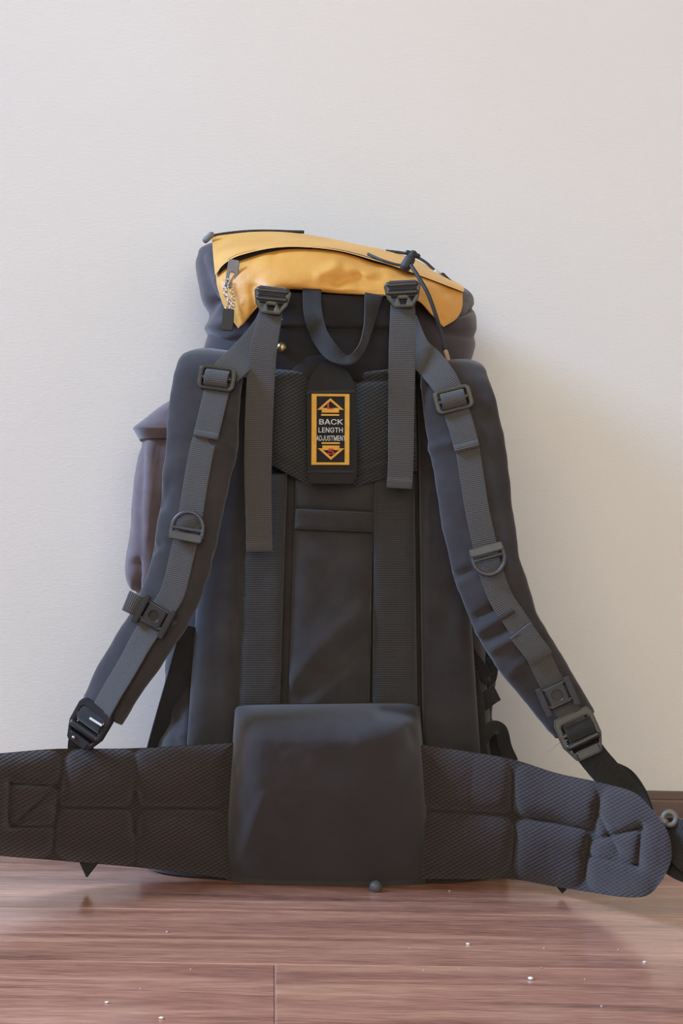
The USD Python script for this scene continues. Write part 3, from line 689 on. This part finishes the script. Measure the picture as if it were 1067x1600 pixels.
# --- load lifters with their ladder locks and long tails
part('load_lifter', ribbon([(424, 492, .272), (412, 515, .278), (390, 545, .286), (362, 574, .305), (344, 590, on_pad(padL, 592, .021))], [40, 42, 46, 48, 40], .0022, 60, nn(-.25, 5)), 'grey_webbing', BP)
part('load_lifter', ribbon([(632, 500, .262), (650, 545, .285), (672, 568, .300), (694, 596, .312), (706, 618, on_pad(padR, 618, .021))], [40, 44, 46, 44, 40], .0022, 60, nn(-.05, 5)), 'grey_webbing', BP)
part('strap_tail', ribbon([(425, 474, .288), (420, 505, .297), (411, 550, .302), (406, 620, .302), (403, 720, .300), (404, 800, .298), (405, 861, .296)], [36, 38, 43, 44, 43, 41, 41], .0022, 120, nn(-.1, 7), hem=4), 'grey_webbing', BP, label='long loose webbing tail hanging on the left')
part('strap_tail', ribbon([(629, 462, .286), (629, 500, .297), (628, 560, .302), (627, 640, .302), (626, 720, .300), (624, 763, .298)], [36, 40, 42, 41, 40, 40], .0022, 100, nn(-.1, 6), hem=5), 'grey_webbing', BP, label='shorter loose webbing tail hanging on the right')
def lock_top():
    o = Polygon([(-24, 20), (24, 20), (29, 14), (25, -6), (14, -21), (-14, -21), (-25, -6), (-29, 14)]).buffer(-3).buffer(3)
    holes = [rrect(-19, 2, 19, 13, 2), Polygon([(-19, -3), (-8, -3), (-14, -13)]), Polygon([(-6, -8), (6, -8), (4, -16), (-4, -16)]).buffer(.5), Polygon([(19, -3), (8, -3), (14, -13)])]
    for h_ in holes: o = o.difference(h_)
    return trimesh.util.concatenate([plate(o, 9, 1.5), bar((-21, 15, 7), (21, 15, 7), 4.5), bar((-21, 2, 8), (21, 2, 8), 4)])
for u_, v_, a_ in ((425, 471, -7), (629, 461, 2)):
    part('lock_buckle', place(lock_top(), u_, v_, .296, a_, (-.05, -1, .1)), 'black_plastic', BP, smooth=30)
    m, uv = tri_web(42); m.vertices[:, 2] *= .9
    part('lock_webbing', (place(m, u_ + .5, v_ - 9, .294, a_, (-.05, -1, .1)), uv * KPX), 'black_webbing', BP)

# --- lumbar pad
lum = pillow([(366, 1108, .272), (385, 1101, .275), (500, 1099, .277), (630, 1098, .275), (656, 1104, .272)], [(656, 1104, .272), (661, 1160, .282), (667, 1250, .290), (668, 1330, .290), (664, 1384, .286)],
             [(354, 1378, .286), (420, 1386, .290), (510, 1388, .290), (600, 1388, .290), (664, 1384, .286)], [(366, 1108, .272), (361, 1180, .282), (357, 1250, .290), (352, 1330, .290), (354, 1378, .286)],
             puff=.068, back=.03, n=(90, 90), seed=13, noise_amp=.002,
             prof=lambda s, t, u, v: (1 - np.clip(1 - s / .17, 0, 1) ** 2.2) * (1 - np.clip((s - .62) / .38, 0, 1) ** 2.6) ** .7
             * (1 - np.clip(1 - t / .22, 0, 1) ** 2.2) * (1 - .80 * np.clip((t - .2) / .8, 0, 1) ** 1.15) * np.clip((1 - t) / .04, 0, 1) ** .5,
             disp=lambda u, v, s, t: creases(u, v, [([(600, 1112), (665, 1120)], 12, -.010), ([(640, 1140), (650, 1165)], 8, -.004), ([(375, 1180), (368, 1205)], 6, -.004), ([(372, 1340), (410, 1250)], 10, .004)]))
part('lumbar_pad', lum, 'lumbar_cloth', BP, label='smooth black lumbar cushion')

# --- hip belt
def belt(top, bottom, left, right, seams, soft, n, seed, puff=.027, extra=()):
    edges = [[(p[0], p[1]) for p in spline(c, 40)] for c in (top, bottom, left, right)]
    def prof(s, t, u, v):
        e = np.full(u.shape, 1e9)
        for c in edges: e = np.minimum(e, seg_dist(u, v, c))
        h = 1 - np.exp(-e / 24.0)
        for line, depth, w in seams:
            h = h - depth * np.exp(-seg_dist(u, v, line) / w)
        return np.clip(h, 0, None)
    return pillow(top, right, bottom, left, puff=puff, back=.014, n=n, prof=prof, seed=seed, noise_amp=.0022,
                  disp=(lambda u, v, s, t: creases(u, v, extra)) if extra else None)
bl = belt([(-130, 1200, .44), (-60, 1180, .41), (0, 1177, .38), (90, 1170, .34), (210, 1169, .308), (365, 1160, .288)],
          [(-130, 1310, .44), (-60, 1326, .41), (0, 1337, .38), (95, 1345, .34), (230, 1357, .308), (365, 1374, .288)],
          [(-130, 1200, .44), (-142, 1255, .45), (-130, 1310, .44)], [(365, 1160, .288), (363, 1265, .288), (365, 1374, .288)],
          [([(92, 1262), (210, 1263), (365, 1263)], .85, 10), ([(211, 1240), (211, 1300)], .95, 9), ([(211, 1175), (213, 1350)], .30, 8), ([(100, 1170), (90, 1262), (82, 1345)], .6, 8),
           ([(20, 1225), (92, 1228)], .6, 6), ([(16, 1222), (14, 1290)], .6, 6), ([(20, 1292), (84, 1291)], .6, 6), ([(20, 1290), (90, 1228)], .5, 5)], None, (190, 84), 17)
part('hip_belt_wing', bl, 'belt_mesh', BP, label='quilted black mesh hip belt wing, shaded left side')
br = belt([(655, 1163, .292), (740, 1175, .302), (800, 1186, .316), (870, 1208, .342), (935, 1222, .392), (990, 1238, .452), (1022, 1268, .49)],
          [(655, 1374, .292), (740, 1374, .302), (800, 1374, .316), (870, 1386, .342), (920, 1394, .380), (975, 1402, .44), (1012, 1399, .48), (1036, 1374, .508)],
          [(655, 1163, .292), (657, 1265, .292), (655, 1374, .292)], [(1022, 1268, .49), (1043, 1300, .508), (1049, 1340, .512), (1036, 1374, .508)],
          [([(655, 1266), (735, 1270), (800, 1274)], .6, 8), ([(802, 1186), (800, 1275), (806, 1300), (798, 1374)], .75, 8), ([(803, 1276), (865, 1284), (926, 1298)], .75, 8), ([(938, 1222), (936, 1262), (924, 1300), (910, 1392)], .75, 8),
           ([(926, 1312), (1000, 1294)], .7, 6), ([(1002, 1294), (996, 1352)], .55, 6), ([(916, 1336), (996, 1352)], .5, 6), ([(930, 1262), (965, 1330)], .35, 6), ([(740, 1180), (735, 1260)], .12, 10)], None, (190, 84), 19)
part('hip_belt_wing', br, 'belt_mesh', BP, label='quilted mesh hip belt wing with rounded end, lit right side')
# webbing tips hanging below the belt
part('belt_strap_tip', place(plate(Polygon([(-22, 20), (22, 20), (18, 6), (-2, -20), (-4, -20)]), 3, .6), 139, 1350, .325, 0), 'black_webbing', BP, smooth=False)
part('belt_strap_tip', place(plate(Polygon([(-20, 14), (20, 14), (14, 4), (0, -10)]), 3, .6), 878, 1386, .335, 0), 'black_webbing', BP, smooth=False)
# buckle end beyond the right wing
part('belt_webbing', ribbon([(1012, 1312, .440), (1040, 1305, .478), (1062, 1312, .498), (1085, 1330, .505), (1110, 1345, .505)], [50, 56, 66, 74, 78], .006, 50, nn(-.3, 5), noise_amp=.002, seed=4), 'black_webbing', BP)
part('belt_webbing', ribbon([(1012, 1332, .440), (1045, 1345, .482), (1064, 1354, .49), (1085, 1362, .492)], [36, 42, 46, 46], .004, 40, nn(0, 4), noise_amp=.002, seed=6), 'black_webbing', BP)
part('belt_slider', place(trimesh.util.concatenate([trimesh.creation.torus(10, 4.5, major_sections=28, minor_sections=12), bar((-16, -2, 0), (-8, -6, 0), 7)]), 1046, 1279, .492, 0, (-.3, -1, .3)), 'olive_plastic', BP, 'olive-grey plastic slider at the belt end')

# --- left compression strap and right lower straps
part('compression_strap', ribbon([(306, 980, .262), (286, 1045, .260), (268, 1100, .235), (248, 1165, .20), (232, 1230, .17)], [50, 46, 42, 38, 36], .0025, 60, nn(.45, 5)), 'black_webbing', BP)
part('right_pocket', stack([(728, 960, 758, 960, .06, .18), (722, 1000, 762, 1000, .04, .205), (722, 1060, 764, 1060, .035, .21), (725, 1110, 758, 1110, .035, .21), (722, 1140, 786, 1140, .03, .22), (722, 1165, 792, 1165, .03, .22), (722, 1200, 800, 1200, .03, .22), (725, 1300, 790, 1300, .03, .20)],
      n=2.6, noise_amp=.007, seed=23), 'dark_lining', BP)
part('compression_strap', ribbon([(726, 1010, .248), (748, 1040, .244), (764, 1062, .235), (770, 1030, .22)], 20, .0025, 40, nn(-.1, 4)), 'black_webbing', BP)
part('compression_strap', ribbon([(735, 1110, .24), (752, 1100, .242), (764, 1090, .242), (776, 1082, .238)], [24, 26, 27, 27], .0025, 40, nn(.2, 4)), 'black_webbing', BP)
part('compression_strap', ribbon([(738, 1050, .25), (748, 1100, .252), (752, 1150, .25), (756, 1200, .245)], 16, .0025, 40, nn(-.2, 4)), 'black_webbing', BP)
part('compression_strap', ribbon([(740, 1172, .248), (764, 1140, .252), (782, 1140, .248), (790, 1168, .24), (800, 1190, .23)], [22, 22, 20, 20, 20], .0025, 50, nn(-.1, 5)), 'black_webbing', BP)
part('pack_foot', place(trimesh.creation.icosphere(3, 10.5), 587, 1386, .325), 'dull_grey_plastic', BP, label='small grey round stud at the bottom edge')

# ------------------------------------------------------------------ crumbs on the floor
BASE = np.zeros(3)
crumbs = [(829, 1531, 6.0, 'largest white crumb on the floor, in front of the right belt wing'), (731, 1476, 4.2, 'flat white crumb on the plank right of centre, behind the largest crumb'),
          (1007, 1504, 4.0, 'white crumb near the right edge of the floor'), (261, 1457, 3.4, 'white crumb on the floor left of centre, behind the near seam'),
          (167, 1567, 4.4, 'white crumb on the nearest plank at the left'), (252, 1592, 5.0, 'white crumb at the bottom edge, left of the plank joint'),
          (850, 1482, 2.6, 'tiny pale speck right of the flat crumb, well behind the largest crumb'), (702, 1393, 2.8, 'tiny speck at the shaded foot of the backpack, right of the grey stud'),
          (966, 1484, 2.4, 'tiny pale speck just behind and left of the crumb near the right edge'), (298, 1515, 2.6, 'tiny speck on the front plank just below the seam, left of the plank joint'),
          (220, 1545, 2.6, 'tiny speck on the front plank between the seam and the two left crumbs'), (940, 1573, 3.0, 'tiny speck nearest the bottom right corner of the floor'),
          (662, 1516, 2.2, 'leftmost of the two tiny specks on the seam left of the largest crumb'), (718, 1514, 2.2, 'rightmost of the two tiny specks on the seam left of the largest crumb'),
          (914, 1531, 2.6, 'tiny speck level with the largest crumb, to its right'), (846, 1512, 2.0, 'tiny speck on the seam directly behind the largest crumb'),
          (640, 1482, 2.0, 'tiny speck on the middle plank, left of the flat crumb')]
for i, (u_, v_, r_, lab) in enumerate(crumbs):
    g = G(u_, v_); k_ = (g - CAM) @ fw / F
    m = trimesh.creation.icosphere(2, r_ * .62 * k_)
    m.vertices *= 1 + (meshkit.noise(m.vertices / (r_ * .62 * k_) * 1.7 + i * 5.1, i) - .5)[:, None] * .7
    m.vertices *= np.array([1.15, 1.1, .6]); m.apply_translation([g[0], g[1], -m.bounds[0][2] - .0002])
    part('crumb', m, 'crumb_white' if lab and r_ > 3.5 else 'crumb_tan', '/World', label=lab, cat='crumb', group='crumbs scattered on the wood floor')
